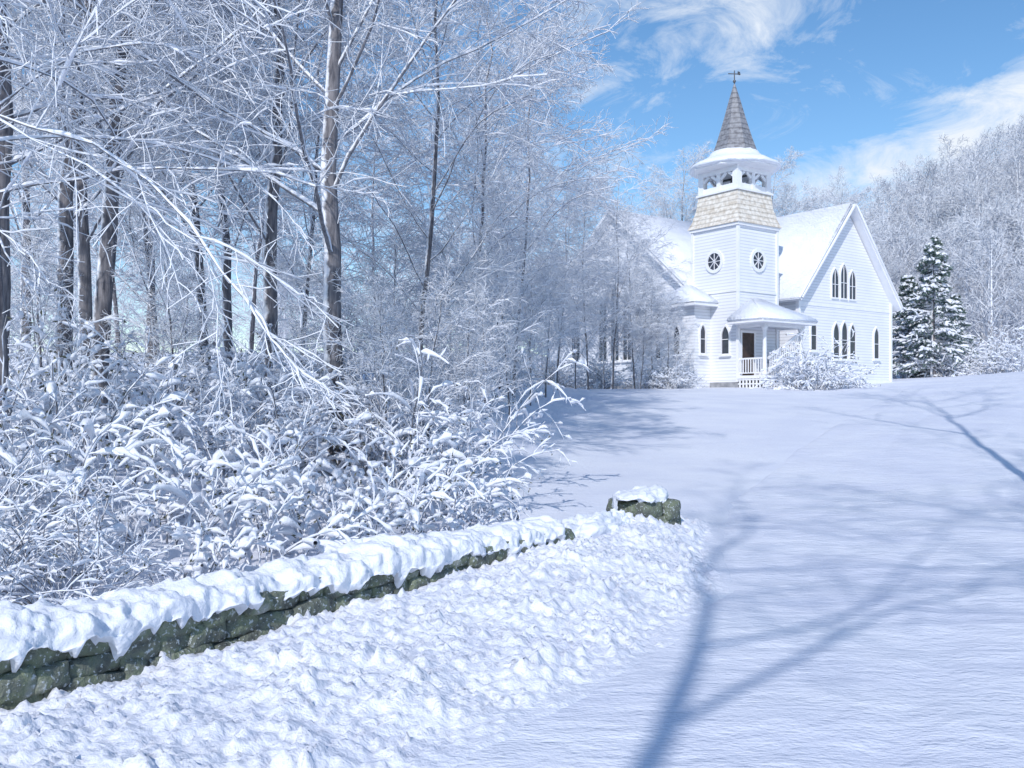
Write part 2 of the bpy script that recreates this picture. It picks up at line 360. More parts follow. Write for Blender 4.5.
# ------------------------------------------------------------------ stone wall
def path_pts(P,step):
    P=np.array(P,float)
    for _ in range(2):
        Q=[P[0]]
        for a,b in zip(P[:-1],P[1:]): Q+= [a*.75+b*.25,a*.25+b*.75]
        Q.append(P[-1]); P=np.array(Q)
    seg=np.linalg.norm(np.diff(P,axis=0),axis=1); s=np.concatenate([[0],np.cumsum(seg)])
    t=np.arange(0,s[-1],step); x=np.interp(t,s,P[:,0]); y=np.interp(t,s,P[:,1])
    T=np.stack([np.gradient(x),np.gradient(y)],1); T/=np.linalg.norm(T,axis=1,keepdims=True)
    return np.stack([x,y],1),T,t
def cube_template(n=4):
    bm=bmesh.new(); bmesh.ops.create_cube(bm,size=2); bmesh.ops.subdivide_edges(bm,edges=bm.edges[:],cuts=n,use_grid_fill=True)
    bm.verts.ensure_lookup_table(); V=np.array([v.co[:] for v in bm.verts]); Fc=[[v.index for v in f.verts] for f in bm.faces]; bm.free()
    return V,np.array(Fc)
CV,CF=cube_template(4)
def stone(acc,c,sz,T,seed):
    V=CV.copy(); l=np.linalg.norm(V,axis=1,keepdims=True); V=V*(0.72+0.28*1.35/l)
    V=V*np.array(sz)/2
    out=[]
    for v in V:
        p=Vector(v)*7+Vector((seed*3.1,seed*1.7,0)); k=mn.noise(p)*0.03+mn.noise(p*2.7)*0.012
        vv=Vector(v); out.append(vv+vv.normalized()*k)
    V=np.array(out); a=random.uniform(-.12,.12)
    ca,sa=math.cos(a),math.sin(a); V=V@np.array([[1,0,0],[0,ca,-sa],[0,sa,ca]])
    a=random.uniform(-.12,.12); ca,sa=math.cos(a),math.sin(a); V=V@np.array([[ca,0,-sa],[0,1,0],[sa,0,ca]])
    nrm=np.array([T[1],-T[0]])
    W=np.zeros_like(V); W[:,:2]=np.array(c[:2])+V[:,:1]*T+V[:,1:2]*nrm; W[:,2]=c[2]+V[:,2]
    acc.add((W,CF),0)
wall=add_obj("stone_wall",None,loc=(-1.5,7.6,0),label="low mossy dry stone wall topped with thick snow",category="wall")
pts,TT,ss=path_pts(WALLP,0.016)
acc=Acc(); sd=0
zc=-0.24
for course,hh in enumerate((0.14,0.16,0.14,0.14)):
    s=random.uniform(0,0.1)
    while s<ss[-1]-0.1:
        l=random.choice([random.uniform(0.14,0.26),random.uniform(0.25,0.5)]); k=min(int((s+l/2)/0.016),len(pts)-1)
        for side in (1,-1):
            T=TT[k]; nr=np.array([T[1],-T[0]]); c=pts[k]+nr*side*(0.13+random.uniform(-.03,.03))
            g=gz(*pts[k])
            stone(acc,(c[0],c[1],g+zc+hh/2+random.uniform(-.015,.015)),(l*1.0,0.27,hh*random.uniform(0.95,1.25)),T,sd); sd+=1
        s+=l
    zc+=hh-0.004
me=acc.mesh("stones",[M_stone]); me.transform(Matrix.Translation((1.5,-7.6,0)))
add_obj("stones",me,wall)
def snow_cap(pts,TT,ss,zt,hw,hgt,off,seed,nu=50,dripk=1.0,both=False):
    V=np.zeros((len(pts),nu,3)); q=np.linspace(0,1,nu)
    for i in range(len(pts)):
        s=ss[i]; T=TT[i]; nr=np.array([T[1],-T[0]]); g=gz(*pts[i])
        wv=1+0.30*mn.noise(Vector((s*1.9,seed,0)))+0.16*mn.noise(Vector((s*6,seed,3))); hv=hgt*(1+0.8*mn.noise(Vector((s*1.5,seed+4,0)))+0.6*mn.noise(Vector((s*4.5,seed+7,0))))
        drip=dripk*(0.01+0.28*max(0,mn.noise(Vector((s*1.7,seed+9,0)))-0.03)+0.26*max(0,mn.noise(Vector((s*6.0,seed+2,0))))+0.14*max(0,mn.noise(Vector((s*15,seed+12,0)))))
        ef=min(1,math.sqrt(max(0.0,(ss[-1]-s))/0.22+0.0001))
        if both: ef=min(ef,math.sqrt(s/0.2+0.0001))
        for j,qq in enumerate(q):
            if qq<0.15: t=qq/0.15; a=-hw*wv; b=-0.12+0.12*t
            elif qq>0.66:
                t=(qq-0.66)/0.34; a=hw*wv*(1+0.06*math.sin(t*math.pi))-0.07*t**2; b=-drip*t
            else:
                t=(qq-0.15)/0.51; th=math.pi*(1-t); a=hw*wv*np.sign(math.cos(th))*abs(math.cos(th))**0.75; b=hv*abs(math.sin(th))**0.75
            p=Vector((s*5,a*6,b*6+seed)); nn=mn.noise(p)*0.04+mn.noise(p*2.3)*0.034+mn.noise(p*5)*0.018
            c=pts[i]+nr*(a*ef+nn*0.8); V[i,j]=(c[0]-off[0],c[1]-off[1],g+zt+(b if b<0 else b*ef)+nn-off[2])
    ids=np.arange(V.shape[0]*nu).reshape(-1,nu)
    Fq=np.stack([ids[:-1,:-1],ids[:-1,1:],ids[1:,1:],ids[1:,:-1]],-1).reshape(-1,4)
    return V.reshape(-1,3),Fq
V,Fq=snow_cap(pts,TT,ss,0.30,0.31,0.15,(-1.5,7.6,0),1)
add_obj("snow_cap",np_mesh("snow_cap",V,Fq[:,::-1],[M_snow]),wall)
pc=np.array([1.62,11.25]); Td=np.array([0.8,0.6])
pil=add_obj("stone_pillar",None,loc=(pc[0],pc[1],0),label="short mossy stone stub half buried in snow by road",category="pillar")
acc=Acc(); zc=-0.12
g=gz(*pc)
for hh,ls in ((0.2,(0.34,0.28)),(0.17,(0.24,0.4)),(0.2,(0.36,0.22))):
    x0=-0.30+random.uniform(-.02,.02)
    for l in ls:
        for side in (1,-1):
            c=pc+Td*(x0+l/2)+np.array([Td[1],-Td[0]])*side*(0.14+random.uniform(-.05,.05))
            stone(acc,(c[0],c[1],g+zc+hh/2),(l,0.36,hh*1.2),Td,sd); sd+=1
        x0+=l
    zc+=hh-.01
me=acc.mesh("stones",[M_stone]); me.transform(Matrix.Translation((-pc[0],-pc[1],0))); add_obj("stones",me,pil)
pp=np.array([pc+Td*(t) for t in np.arange(-0.42,0.32,0.015)]); pT=np.tile(Td,(len(pp),1)); ps=np.arange(len(pp))*0.015
V,Fq=snow_cap(pp,pT,ps,0.47,0.30,0.13,(pc[0],pc[1],0),27,dripk=0.7,both=True)
add_obj("snow_cap",np_mesh("snow_cap",V,Fq[:,::-1],[M_snow]),pil)
def lump(name,c,sz,seed,label,rz=0.7,sub=6):
    bm=bmesh.new(); bmesh.ops.create_icosphere(bm,subdivisions=sub,radius=1)
    for v in bm.verts:
        p=v.co.copy(); k=1+0.25*mn.noise(p*1.7+Vector((seed,0,0)))+0.2*mn.noise(p*4+Vector((seed,3,0)))+0.12*mn.noise(p*8+Vector((seed,3,0)))+0.05*mn.noise(p*17+Vector((seed,3,0)))
        v.co=Vector((p.x*sz[0]*k,p.y*sz[1]*k,p.z*sz[2]*k))
    return bm_obj(name,bm,M_snow,None,True,loc=c,rot=(0,0,rz),label=label,category="snow")
lump("snow_mound",(0.88,10.35,0.04),(0.85,0.40,0.34),3,"lumpy mound of snow between wall end and pillar",rz=0.85)
lump("snow_mound",(1.26,10.86,0.06),(0.34,0.28,0.30),8,"small lumpy heap of snow against stone stub")

# ------------------------------------------------------------------ church
ZB=2.22
ch=add_obj("church",None,loc=(10.93,44,ZB),rot=(0,0,math.radians(36)),label="white clapboard church with corner bell tower, snowy roofs",category="church")
EA,RA=4.95,9.9
A0,A1,AS0,AS1=4.7,13.05,0.0,17.0
B0,B1,BT0,BT1=2.93,14.5,0.0,9.0
am=(A0+A1)/2; bmid=(B0+B1)/2
bm=bmesh.new()
prism(bm,[(A0,0.35),(A1,0.35),(A1,EA),(am,RA-0.12),(A0,EA)],'y',AS0,AS1)
prism(bm,[(B0,0.35),(B1,0.35),(B1,EA),(bmid,RA-0.15),(B0,EA)],'x',BT0,BT1)
bm_obj("wall",bm,M_clap,ch)
bm=bmesh.new(); box(bm,A0-.04,A1+.04,AS0-.04,AS1,-1.2,0.35); box(bm,BT0-.04,BT1,B0-.04,B1+.04,-1.2,0.348); box(bm,-.045,2.97,-.045,2.8,-1.2,0.346)
bm_obj("foundation",bm,M_found,ch)
for (x,y) in ((A0,AS0),(A1,AS0)): boxo("corner_board",ch,M_white,x-.08,x+.08,y-.07,y+.13,0.36,EA-.02)
boxo("corner_board",ch,M_white,BT0-.07,BT0+.13,B1-.1,B1+.06,0.36,EA-.02)
beamo("rake_board",ch,M_white,(A0-.4,-.42,EA-.28),(am,-.42,RA+.05),0.06,0.28,(0,1,0)); beamo("rake_board",ch,M_white,(A1+.4,-.42,EA-.28),(am,-.421,RA+.05),0.06,0.28,(0,1,0))
beamo("rake_board",ch,M_white,(-.42,B0-.5,EA-.33),(-.42,bmid,RA+.05),0.06,0.28,(1,0,0)); beamo("rake_board",ch,M_white,(-.42,B1+.5,EA-.33),(-.421,bmid,RA+.05),0.06,0.28,(1,0,0))
boxo("water_table",ch,M_white,A0+.09,A1-.09,-.035,0.02,0.36,0.6); boxo("belt_board",ch,M_white,A0+.09,A1-.09,-.03,0.02,EA-.55,EA-.38)
def slab(bm,p0,p1,p2,p3,th,off=0):
    p=[Vector(q) for q in (p0,p1,p2,p3)]; n=(p[1]-p[0]).cross(p[3]-p[0]).normalized()
    if n.z<0: n=-n
    lo=[bm.verts.new(q+n*off) for q in p]; hi=[bm.verts.new(q+n*(off+th)) for q in p]
    bm.faces.new(lo); bm.faces.new(hi)
    for i in range(4): bm.faces.new([lo[i],lo[(i+1)%4],hi[(i+1)%4],hi[i]])
def gable_roof(bm,mid,h,half,over,a,b,ax,th,off,rz,ez):
    sl=(rz-ez)/half; e=half+over; zz=rz-sl*e
    for sg in (-1,1):
        if ax=='y': slab(bm,(mid,a,rz),(mid,b,rz),(mid+sg*e,b,zz),(mid+sg*e,a,zz),th,off)
        else: slab(bm,(a,mid,rz),(b,mid,rz),(b,mid+sg*e,zz),(a,mid+sg*e,zz),th,off)
bm=bmesh.new()
gable_roof(bm,am,0,am-A0,0.35,-0.45,AS1+.4,'y',0.10,0.0,RA,EA); gable_roof(bm,bmid,0,bmid-B0,0.45,-0.45,BT1+.1,'x',0.10,0.0,RA-.03,EA)
roof=bm_obj("roof",bm,M_white,ch)
bm=bmesh.new()
gable_roof(bm,am,0,am-A0,0.40,-0.50,AS1+.4,'y',0.22,0.102,RA,EA); gable_roof(bm,bmid,0,bmid-B0,0.50,-0.50,BT1+.1,'x',0.24,0.102,RA-.03,EA)
bmesh.ops.bevel(bm,geom=bm.edges[:],offset=0.09,segments=3,affect='EDGES')
bm_obj("roof_snow",bm,M_roofsnow,roof,True)

def pointed(w,h,n=7):
    hw=w/2; ah=min(h*0.4,w*1.1); pts=[(-hw,0),(hw,0)]
    for i in range(n+1):
        t=i/n; pts.append((hw*(1-t**1.7),h-ah+ah*t**0.8))
    for i in range(n-1,-1,-1):
        t=i/n; pts.append((-hw*(1-t**1.7),h-ah+ah*t**0.8))
    return pts
def rounded(r,n=20): return [(r*math.cos(2*math.pi*i/n),r*math.sin(2*math.pi*i/n)) for i in range(n)]
def window(outline,parent,loc,rotz,fw=0.09,bars=(),sill=None):
    bm=bmesh.new(); vs=[bm.verts.new((x,-0.02,z)) for x,z in outline]; bm.faces.new(vs)
    vb=[bm.verts.new((x,0.03,z)) for x,z in outline]; bm.faces.new(vb)
    for i in range(len(vs)): bm.faces.new([vs[i],vs[(i+1)%len(vs)],vb[(i+1)%len(vs)],vb[i]])
    g=bm_obj("window",bm,M_glass,parent,loc=loc,rot=(0,0,rotz))
    cx=sum(p[0] for p in outline)/len(outline); cz=sum(p[1] for p in outline)/len(outline)
    bm=bmesh.new(); n=len(outline); ins=[];outs=[]
    for x,z in outline:
        d=Vector((x-cx,z-cz)); l=d.length; k=(l+fw)/l
        ox,oz=cx+d.x*k,cz+d.y*k
        ins.append((x*0.995,z)); outs.append((ox,oz))
    def ring(y): return [bm.verts.new((x,y,z)) for x,z in ins],[bm.verts.new((x,y,z)) for x,z in outs]
    i1,o1=ring(-0.075); i0,o0=ring(0.02)
    for i in range(n):
        j=(i+1)%n
        bm.faces.new([i1[i],i1[j],o1[j],o1[i]]); bm.faces.new([o1[i],o1[j],o0[j],o0[i]]); bm.faces.new([i1[i],i0[i],i0[j],i1[j]]); bm.faces.new([i0[i],o0[i],o0[j],i0[j]])
    for (x0,z0,x1,z1) in bars: beam(bm,(x0,-0.035,z0),(x1,-0.035,z1),0.03,0.035,up=(0,1,0))
    if sill: box(bm,-sill/2,sill/2,-0.14,0.0,-0.14,-0.07)
    bm_obj("frame",bm,M_white,g)
    return g
for dx,h in ((-0.78,1.55),(0,1.85),(0.78,1.55)):
    window(pointed(0.60,h),ch,(8.55+dx,0,4.95),0,0.08,((0,0,0,h-0.1),(-.28,h*.45,.28,h*.45)))
for dx,h in ((-0.74,1.9),(0,2.0),(0.74,1.9)):
    window(pointed(0.52,h),ch,(8.6+dx,0,1.7),0,0.08,((-.25,h*.5,.25,h*.5),),0.68)
window(pointed(0.46,1.55),ch,(5.9,0,2.1),0,0.09,((-.22,.75,.22,.75),),0.7)
window(pointed(0.46,1.7),ch,(11.6,0,1.8),0,0.09,((-.22,.8,.22,.8),),0.7)
R90=-math.pi/2
for dy,h in ((-1.0,3.6),(0,4.3),(1.0,3.6)):
    window(pointed(0.66,h),ch,(0,bmid+dy,1.7),R90,0.1,((0,0,0,h-.2),(-.3,h*.33,.3,h*.33),(-.3,h*.62,.3,h*.62)),0.9)
for dy in (-3.6,3.4):
    window(pointed(0.75,2.8),ch,(0,bmid+dy,1.7),R90,0.1,((0,0,0,2.5),(-.3,1.2,.3,1.2)),0.9)
TW=2.93; TC=TW/2
bm=bmesh.new(); box(bm,0,TW,0,TW,0.35,8.05)
tower=bm_obj("tower",bm,M_clap,ch)
for x in (0,TW):
    for y in (0,TW): boxo("corner_board",tower,M_white,x-.07,x+.07,y-.07,y+.07,0.36,7.95)
boxo("cornice",tower,M_white,-.12,TW+.12,-.12,TW+.12,7.96,8.10); boxo("belt_board",tower,M_white,-.05,TW+.05,-.05,TW+.05,4.75,4.87)
for loc,rz in (((TC,0,6.35),0),((0,TC,6.35),R90)):
    r=0.42; window(rounded(r),tower,loc,rz,0.16,((0,-r,0,r),(-r,0,r,0),(-.3,-.3,.3,.3),(-.3,.3,.3,-.3)))
window(pointed(0.45,1.35),tower,(0,0.75,1.75),R90,0.09,((-.2,.7,.2,.7),),0.7)
bm=bmesh.new(); q=math.sqrt(2)
rings(bm,[(1.66*q,8.105),(1.50*q,8.45),(1.34*q,9.1),(1.27*q,9.75)],4,TC,TC,math.pi/4)
bm_obj("shingle_skirt",bm,M_shing,tower)
bm=bmesh.new()
box(bm,TC-1.36,TC+1.36,TC-1.36,TC+1.36,9.752,9.85)
box(bm,TC-1.28,TC+1.28,TC-1.28,TC+1.28,10.72,11.08)
for i in (-1,0,1):
    for j in (-1,0,1):
        if i==0 and j==0: continue
        w=0.16 if i and j else 0.11
        x=TC+i*1.11; y=TC+j*1.11; box(bm,x-w,x+w,y-w,y+w,9.85,10.73)
for sgn in (-1,1):
    box(bm,TC-1.1,TC+1.1,TC+sgn*1.15-.03,TC+sgn*1.15+.03,9.86,10.14); box(bm,TC+sgn*1.15-.032,TC+sgn*1.15+.032,TC-1.1,TC+1.1,9.86,10.14)
    for k in (-1,1):
        for kk in (-1,1):
            beam(bm,(TC+k*0.56+kk*.42,TC+sgn*1.15,10.46),(TC+k*0.56+kk*.08,TC+sgn*1.15,10.72),0.08,0.14); beam(bm,(TC+sgn*1.15,TC+k*0.56+kk*.42,10.46),(TC+sgn*1.15,TC+k*0.56+kk*.08,10.72),0.08,0.14)
bm_obj("belfry",bm,M_white,tower)
bm=bmesh.new(); rings(bm,[(0.10,10.75),(0.16,10.7),(0.22,10.45),(0.3,10.2),(0.38,10.05),(0.38,10.0)],16,TC,TC); box(bm,TC-.05,TC+.05,TC-1,TC+1,10.64,10.715)
bm_obj("bell",bm,M_metal,tower)
bm=bmesh.new(); rings(bm,[(1.5,10.95),(2.14,10.98),(2.17,11.05),(1.9,11.15)],8,TC,TC,math.radians(22.5))
bm_obj("eave",bm,M_white,tower)
bm=bmesh.new(); rings(bm,[(2.1,11.055),(2.25,11.1),(2.25,11.2),(2.1,11.33),(1.82,11.46),(1.5,11.62),(1.28,11.8),(1.18,11.95)],32,TC,TC,math.radians(22.5))
for v in bm.verts:
    k=0.06*mn.noise(v.co*2.5); v.co.z+=k; v.co.x+=k; v.co.y-=k
bm_obj("eave_snow",bm,M_roofsnow,tower,True)
bm=bmesh.new(); rings(bm,[(1.3,11.7),(1.17,11.9),(0.92,12.6),(0.60,13.6),(0.31,14.6),(0.04,15.45)],8,TC,TC,math.radians(22.5))
sp=bm_obj("spire",bm,M_slate,tower)
bm=bmesh.new(); rings(bm,[(0.03,15.4),(0.025,16.15)],8,TC,TC); bmesh.ops.create_icosphere(bm,subdivisions=2,radius=0.08,matrix=Matrix.Translation((TC,TC,15.6)))
beam(bm,(TC-.28,TC+.16,15.98),(TC+.28,TC-.16,15.98),0.04,0.04); box(bm,TC+.12,TC+.28,TC-.13,TC-.10,15.94,16.1)
bm_obj("weathervane",bm,M_metal,tower)
bm=bmesh.new(); box(bm,-1.15,-0.002,1.75,4.1,0.0,4.2); vest=bm_obj("side_entrance",bm,M_clap,ch)
bm=bmesh.new()
def hip(bm,x0,x1,y0,y1,z0,xr0,xr1,yr,z1,th=0.0):
    b=[bm.verts.new(p) for p in [(x0,y0,z0),(x1,y0,z0),(x1,y1,z0),(x0,y1,z0)]]
    e=[bm.verts.new(p) for p in [(x0,y0,z0+th),(x1,y0,z0+th),(x1,y1,z0+th),(x0,y1,z0+th)]]
    r=[bm.verts.new((xr0,yr,z1)),bm.verts.new((xr1,yr,z1))]
    bm.faces.new(b)
    for i in range(4): bm.faces.new([b[i],b[(i+1)%4],e[(i+1)%4],e[i]])
    bm.faces.new([e[0],e[1],r[1],r[0]]); bm.faces.new([e[1],e[2],r[1]]); bm.faces.new([e[2],e[3],r[0],r[1]]); bm.faces.new([e[3],e[0],r[0]])
hip(bm,-1.65,0.1,1.25,4.6,4.1,-0.5,-0.1,2.9,5.1,0.1); bm_obj("side_roof",bm,M_white,vest)
bm=bmesh.new(); hip(bm,-1.68,0.1,1.22,4.63,4.203,-0.5,-0.1,2.9,5.35,0.18); bmesh.ops.bevel(bm,geom=bm.edges[:],offset=0.06,segments=2,affect='EDGES'); bm_obj("roof_snow",bm,M_roofsnow,vest,True)
window(pointed(0.4,1.4),vest,(-1.15,2.9,1.8),R90,0.09,((-.2,.7,.2,.7),),0.6)
window(pointed(0.36,1.4),vest,(-0.6,1.75,1.8),0,0.09,((-.2,.7,.2,.7),),0.6)
bm=bmesh.new(); box(bm,-0.1,3.0,-1.7,-0.002,0.5,0.65)
for i in range(16):
    x=-0.02+i*0.2
    if x<2.9: box(bm,x,x+0.09,-1.66,-1.62,-0.6,0.5)
for i in range(8):
    y=-1.6+i*0.2; box(bm,-0.06,-0.02,y,y+0.09,-0.6,0.5)
for z in (0.02,0.22,0.42): box(bm,0.0,2.9,-1.67,-1.665,z,z+.06); box(bm,-0.07,-0.062,-1.6,-0.05,z,z+.06)
porch=bm_obj("porch",bm,M_white,ch)
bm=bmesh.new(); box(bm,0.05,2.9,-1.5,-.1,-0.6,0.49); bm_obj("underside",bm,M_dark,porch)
def column(x,y):
    bm=bmesh.new(); rings(bm,[(0.15,0.65),(0.15,0.78),(0.11,0.82),(0.10,1.6),(0.09,2.75),(0.12,2.82),(0.15,2.86),(0.15,3.0)],12,x,y)
    bm_obj("column",bm,M_white,porch,True)
for p in ((0.08,-1.52),(2.82,-1.52)): column(*p)
bm=bmesh.new()
box(bm,-0.05,3.0,-1.62,-1.42,2.95,3.15); box(bm,-0.04,0.14,-1.42,-.0,2.951,3.149); box(bm,2.8,2.98,-1.42,0,2.951,3.149)
hip(bm,-0.85,3.25,-2.15,0.0,3.1,1.05,1.45,-0.05,4.15,0.08); bm_obj("porch_roof",bm,M_white,porch)
bm=bmesh.new(); hip(bm,-0.9,3.3,-2.2,0.0,3.182,0.95,1.55,-0.06,4.5,0.2); bmesh.ops.bevel(bm,geom=bm.edges[:],offset=0.07,segments=3,affect='EDGES'); bm_obj("porch_snow",bm,M_roofsnow,porch,True)
bm=bmesh.new(); box(bm,0.02,0.08,-1.42,-.05,1.42,1.5); box(bm,0.03,0.07,-1.42,-.05,0.75,0.8)
for i in range(9): box(bm,0.03,0.07,-1.35+i*0.15,-1.31+i*0.15,0.8,1.42)
beam(bm,(0.35,-1.5,1.45),(2.72,-1.5,2.72),0.08,0.10); beam(bm,(0.45,-1.5,0.80),(2.72,-1.5,2.0),0.06,0.08)
for i in range(15):
    t=i/14; x=0.5+t*2.15; z=0.83+t*1.13; box(bm,x-.022,x+.022,-1.522,-1.478,z,z+0.68)
bm_obj("railing",bm,M_white,porch)
bm=bmesh.new()
for i in range(8): box(bm,1.25+i*0.2,1.25+(i+1)*0.2+(0.1 if i==7 else 0),-1.42,-0.25,0.652,0.80+i*0.16)
bm_obj("steps",bm,M_white,porch)
bm=bmesh.new(); box(bm,0.22,1.12,-0.05,-0.003,0.652,2.75); dr=bm_obj("door",bm,M_door,ch)
bm=bmesh.new(); box(bm,0.10,0.22,-0.08,-0.004,0.652,2.87); box(bm,1.12,1.24,-0.08,-0.004,0.652,2.87); box(bm,0.221,1.119,-0.08,-0.004,2.75,2.87); bm_obj("frame",bm,M_white,dr)
bm=bmesh.new(); bmesh.ops.create_icosphere(bm,subdivisions=2,radius=0.045,matrix=Matrix.Translation((1.02,-0.09,1.7))); bm_obj("handle",bm,M_metal,dr)

# ------------------------------------------------------------------ trees
variants=[make_tree(100+i,H,r0,cs,lean=ln,spread=sp,n1=n1) for i,(H,r0,cs,ln,sp,n1) in enumerate([
  (13,0.14,0.26,(0.0,0.0),0.40,24),(14,0.135,0.28,(0.07,0.02),0.38,24),(12,0.125,0.24,(-0.03,0.02),0.40,24),
  (15,0.15,0.22,(0.02,0.0),0.38,28),(11,0.11,0.24,(0.08,-.02),0.42,22)])]
variants.append(make_tree(147,14,0.10,0.46,n1=18,n2=6,n3=4,n4=0,spread=0.52,snow=0,a0=0.7,a1=1.25,l1r=0.60,wig=0.15,twr=0.012,onesided=True))      #5 shadow trees
variants.append(make_tree(163,8.5,0.07,0.30,n1=17,n2=8,n3=7,n4=3,spread=0.50,snow=1.1,a0=1.0,a1=1.6,l1r=0.30,t1=0.0,t2=-0.16,gap=0.2,wig=0.14)) #6 drooping boughs
variants.append(make_tree(171,12,0.07,0.14,n1=30,n2=8,n3=7,n4=4,spread=0.46,lean=(0.05,0),a0=0.6,a1=1.15,l1r=0.34,t1=0.05,t2=-0.16,snow=1.1)) #7 wide arching
SG="snow laden bare trees of the wood"
def place_tree(px,d,vi,s=1.0,rz=0,name="bare_tree",label="tall bare tree with dark trunk and snow covered branches",sxy=1.0,x=None):
    x=(px-512)/F*d if x is None else x
    o=add_obj(name,None,loc=(x,d,gz(x,d)-0.05),rot=(0,0,rz),scale=(s*sxy,s*sxy,s),label=label,category="tree",group=SG)
    t,c=variants[vi]
    add_obj("trunk",t,o); add_obj("crown",c,o)
    return o
heroes=[(-6,12.5,3,1.0,0.3),(62,15,0,1.0,2.0),(86,18,2,1.1,1.0),(96,14,1,1.0,0.1),(205,22,4,1.15,2.4),(228,24,0,0.95,4.2),
(268,17,2,1.1,5.4),(336,14,3,0.98,3.0),(150,28,1,0.9,5.1),(25,25,0,1.0,3.3),(160,21,7,0.95,4.0),(300,26,7,1.0,1.0),
(490,36,7,0.85,1.2),(120,36,4,0.9,2.9),(250,37,1,0.8,0.4),(530,44,7,0.85,3.9),(375,34,7,0.9,2.2),
(415,20,7,0.95,0.0),(468,25,7,0.97,0.9),(512,29,7,0.95,0.2)]
for h in heroes: place_tree(*h)
place_tree(0,7.5,6,1.0,0.3,x=-5.4,label="bare tree with low drooping boughs carrying clumped snow")
place_tree(0,10.5,6,1.0,2.6,x=-5.9,label="bare tree with low drooping boughs carrying clumped snow")
rg=random.Random(3)
k=0
while k<10:
    px=rg.uniform(-60,500); d=rg.uniform(40,58)
    place_tree(px,d,rg.choice([0,2,4,7]),rg.uniform(0.55,0.75),rg.uniform(0,6.28)); k+=1
for px,d,s in ((590,66,0.7),(645,68,0.9),(685,70,1.2),(668,68,1.15),(725,74,1.05),(780,68,1.12),(800,67,1.22),(825,70,1.1),(850,76,0.95),(885,72,0.7),(620,74,0.9)):
    place_tree(px,d,rg.randrange(5),s,rg.uniform(0,6.28))
for px,d,v,s,r in ((556,35,7,0.68,0.4),(588,38,7,0.72,2.4),(612,40,7,0.74,5.6),(634,42,7,0.62,4.3),(652,43.2,7,0.48,1.9)):
    place_tree(px,d,v,s,r,label="small bare tree thickly frosted with snow near church")
place_tree(0,-3.6,5,1.0,0.0,x=-1.85,label="extra tall bare tree out of view, added to cast road shadow")
place_tree(0,12.4,5,1.35,2.0,x=8.0,sxy=0.75,label="extra tall bare tree out of view, added to cast road shadow")
place_tree(0,0.5,5,1.15,0.4,x=4.6,sxy=1.0,label="extra tall bare tree out of view, added to cast road shadow")  # extra tree outside the frame, put in for its shadow on the road
place_tree(0,-4.2,5,1.1,-0.6,x=2.2,sxy=1.0,label="extra tall bare tree out of view, added to cast road shadow")  # unseen tree added to build up the soft shadow band at right

sap=[make_tree(200+i,5.0,0.035,0.12,n1=18,n2=7,n3=5,n4=3,spread=0.5,lean=(ln,0),twr=0.005,a0=0.5,a1=0.9,snow=1.25,gap=0.15) for i,ln in enumerate((0.0,0.12,-0.08))]
def place_sap(px,d,vi,s,rz):
    x=(px-512)/F*d
    o=add_obj("sapling",None,loc=(x,d,gz(x,d)-0.05),rot=(0,0,rz),scale=(s,s,s),label="slender young tree bent under clinging snow",category="tree",group="snowy saplings at the wood edge")
    add_obj("trunk",sap[vi][0],o); add_obj("crown",sap[vi][1],o)
for h in ((385,13,0,0.55,0.3),(425,14,1,0.60,1.4),(460,15,2,0.55,3.0),(350,15,1,0.62,4.0),(485,19,0,0.65,5.0),(510,24,2,0.75,0.9),(530,28,0,0.75,2.2),
          (545,31,1,0.85,1.2),(640,41,2,0.8,3.2),(668,42,0,0.75,4.4),(575,38,0,0.9,2.7),(500,30,1,1.0,2.0),(604,40,1,0.8,1.7),
          (180,14,2,0.55,1.0),(40,14,0,0.6,0.7),(450,22,0,0.8,5.2),(400,20,1,0.8,2.2)): place_sap(*h)

bushes=[make_bush(300,1.5,1.2),make_bush(301,1.35,1.4,arch=-0.22,n0=20),make_bush(302,1.5,1.0,arch=-0.10,n0=20),
        make_bush(303,1.2,1.1,n0=36,n1=5,n2=3,srange=(0.008,0.024),leaf=60,twig=0.003,gap=0.2),
        make_bush(304,1.55,1.5,arch=-0.26,n0=13,n1=5,n2=2,srange=(0.024,0.07),leaf=220,gap=0.22,wig=0.10,l1=0.42),
        make_bush(305,2.5,1.3,arch=-0.22,n0=12,n1=7,n2=3,srange=(0.02,0.06),leaf=60,gap=0.2,wig=0.09),
        make_bush(306,1.5,1.7,arch=-0.34,n0=12,n1=6,n2=2,srange=(0.026,0.075),leaf=200,gap=0.18,wig=0.08,l1=0.38)]
def place_bush(x,d,vi,s,rz,label="leafy bush weighed down with thick clumps of snow",name="snowy_bush"):
    o=add_obj(name,None,loc=(x,d,gz(x,d)),rot=(0,0,rz),scale=(s,s,s),label=label,category="bush",group="snowy bushes behind the stone wall")
    add_obj("stem",bushes[vi][0],o); add_obj("snow",bushes[vi][1],o)
bl=[(-3.0,8.1,6,0.75),(-2.35,8.7,4,0.85),(-1.9,9.8,6,0.9),(-1.45,9.6,4,0.75),(-0.95,10.3,6,0.7),(-0.6,10.9,4,0.55),(-3.6,9.5,4,0.95),(-2.9,10.6,6,0.9),(-4.6,8.8,4,0.9),
(-1.9,11.6,4,1.0),(-1.0,12.0,6,0.75),(-4.6,11,6,1.0),(-5.8,10.6,2,1.1),(-6.4,12.5,0,1.1),(-4.9,13,4,1.1),(-3.4,13,6,1.0),(-2.2,13.6,0,1.0),
(-0.95,12.6,5,0.7),(-1.6,13.2,5,0.85),(-0.8,14.5,5,0.85),(-3.0,11.8,5,0.65),(-5.0,10.2,5,0.65),(-4.0,12.2,5,0.75)]
